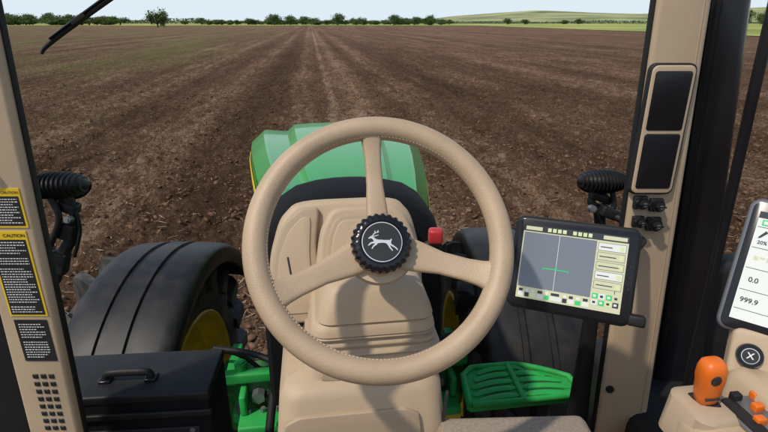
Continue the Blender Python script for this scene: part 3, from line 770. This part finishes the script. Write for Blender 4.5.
# trees
BARK=mat('bark',(.09,.065,.045),.9)
LEAF=mat('foliage',(.055,.095,.025),.8,var=.4,vscale=.35,c2=(.13,.18,.055),spec=.2)
def tree_meshes(seed):
    r=np.random.RandomState(seed); rs=random.Random(seed)
    b=MB(); b.tube([(0,0,-.3),(.05,0,.2),(0,.1,.55)],[.045,.03,.015],I4,BARK,8,smooth=3)
    for k in range(5):
        a=rs.uniform(0,6.28); b.tube([(0,0,.15+k*.06),(.15*math.cos(a),.15*math.sin(a),.35+k*.07),(.3*math.cos(a),.3*math.sin(a),.5+k*.06)],[.016,.010,.004],I4,BARK,6)
    nc=40; cc=r.normal(0,1,(nc,3)); cc/=np.linalg.norm(cc,axis=1)[:,None]; cc*=(r.rand(nc,1)**.4)*np.array([.38,.38,.36]); cc[:,2]+=.50
    cr=r.uniform(.10,.18,nc); npc=60
    ctr=(cc[:,None]+r.normal(0,.5,(nc,npc,3))*cr[:,None,None]).reshape(-1,3); ctr=ctr[ctr[:,2]>.03]
    n=len(ctr); u=r.normal(0,1,(n,3)); v=r.normal(0,1,(n,3)); u/=np.linalg.norm(u,axis=1)[:,None]; v-=u*(u*v).sum(1)[:,None]; v/=np.linalg.norm(v,axis=1)[:,None]
    s=r.uniform(.018,.042,(n,1)); q=np.stack([ctr-u*s,ctr-v*s*.7,ctr+u*s,ctr+v*s*.7],1).reshape(-1,3)
    me=bpy.data.meshes.new('crown'); me.from_pydata(q.tolist(),[],(np.arange(n*4).reshape(n,4)).tolist()); me.materials.append(LEAF)
    mt=bpy.data.meshes.new('trunk'); b.bm.to_mesh(mt); b.bm.free(); mt.materials.append(BARK)
    for p in mt.polygons: p.use_smooth=True
    return mt,me
TV=[tree_meshes(s) for s in (1,2,3,4,5)]
def tree(x,y,h,w,lab,grp='trees along the field edge'):
    k=random.randrange(5); e=bpy.data.objects.new('tree',None); COL.objects.link(e); e.location=(x,y,-.08*h*random.random()); e.scale=(w,w,h); e.rotation_euler[2]=random.uniform(0,6)
    e['label']=lab; e['category']='tree'; e['group']=grp
    for nm,me in zip(('trunk','crown'),TV[k]):
        o=bpy.data.objects.new(nm,me); COL.objects.link(o); o.parent=e
tree(-124,300,11.5,13,'lone round leafy tree standing at the field edge')
for x,y,h,w in ((-40,480,11,14),(-19,480,8,10),(9,485,10.5,15),(27,480,8,10),(42,490,10,16),(-100,500,12,17),(-86,505,10,15),(330,500,16,20),(352,505,14,18),(372,510,12,18),(140,620,8,12),(165,640,7,13),(230,700,6,16),(250,700,8,14)):
    tree(x,y,h,w,'leafy green tree in the distant tree line')
x=-400
while x<-248:
    tree(x,random.uniform(490,540),random.choice((7,8,9.5,12))*random.uniform(.9,1.1),random.uniform(14,26),'leafy green tree in the distant tree line'); x+=random.choice((3,4,5,7))
x=-200
while x<70:
    tree(x,random.uniform(530,590),random.choice((4,5,6,8.5))*random.uniform(.85,1.15),random.uniform(10,20),'leafy green tree in the distant tree line'); x+=random.choice((2.5,4,6,9))
# far woodland as one mass
r=np.random.RandomState(5)
n=16000
X=np.concatenate([r.uniform(-1100,120,n//2),r.uniform(120,1500,n//2)]); Y=r.uniform(970,1000,n)+X*.0
hgt=np.where(X<120,9,6)*(0.35+1.5*np.maximum(0,vn(X/60,Y/400,2)+.15)); Z=r.rand(n)*hgt
u=r.normal(0,1,(n,3)); v=r.normal(0,1,(n,3)); c=np.stack([X,Y,Z],1); u/=np.linalg.norm(u,axis=1)[:,None]; v/=np.linalg.norm(v,axis=1)[:,None]
q=np.stack([c-u*1.6,c-v*1.3,c+u*1.6,c+v*1.3],1).reshape(-1,3)
me=bpy.data.meshes.new('far_woodland'); me.from_pydata(q.tolist(),[],np.arange(n*4).reshape(n,4).tolist())
LEAF2=mat('far_foliage',(.12,.16,.09),.9,var=.25,vscale=.05,spec=.1); me.materials.append(LEAF2)  # paler, greyer than the nearer leaves: haze mixed into the colour
o=bpy.data.objects.new('far_woodland',me); COL.objects.link(o); o['kind']='stuff'; o['label']='hazy distant hedgerows and woodland'; o['category']='woodland'

# ------------------------------------------------------------ light, sky, camera
to_sun=Vector((-.60,-.52,1.10)).normalized()
el=math.asin(to_sun.z); az=math.atan2(to_sun.x,to_sun.y)
w=bpy.data.worlds.new('World'); scene.world=w; w.use_nodes=True; nt=w.node_tree
sky=nt.nodes.new('ShaderNodeTexSky'); sky.sky_type='NISHITA'; sky.sun_disc=False; sky.sun_elevation=el; sky.sun_rotation=az%(2*math.pi); sky.dust_density=1.0
tc=nt.nodes.new('ShaderNodeTexCoord'); sx=nt.nodes.new('ShaderNodeSeparateXYZ'); nt.links.new(tc.outputs['Generated'],sx.inputs[0])
mr=nt.nodes.new('ShaderNodeMapRange'); mr.inputs['From Min'].default_value=.0; mr.inputs['From Max'].default_value=.6; mr.inputs['To Min'].default_value=1; mr.inputs['To Max'].default_value=0
nt.links.new(sx.outputs['Z'],mr.inputs['Value'])
mx=nt.nodes.new('ShaderNodeMixRGB'); nt.links.new(mr.outputs[0],mx.inputs['Fac']); nt.links.new(sky.outputs['Color'],mx.inputs['Color1']); mx.inputs['Color2'].default_value=(4.9,5.65,6.2,1)
nt.links.new(mx.outputs['Color'],nt.nodes['Background'].inputs['Color']); nt.nodes['Background'].inputs['Strength'].default_value=.15
sl=bpy.data.lights.new('sun','SUN'); sl.energy=2.8; sl.angle=rad(2.0); sl.color=(1,.92,.79)
so=bpy.data.objects.new('sun',sl); COL.objects.link(so); so.rotation_euler=to_sun.to_track_quat('Z','Y').to_euler(); so.location=(0,0,30)
cam=bpy.data.cameras.new('camera'); cam.lens=24; cam.sensor_width=36; cam.clip_start=.02; cam.clip_end=12000
co=bpy.data.objects.new('camera',cam); COL.objects.link(co); co.location=(0,0,2.7); co.rotation_euler=(rad(90-20.75),0,0)
scene.camera=co
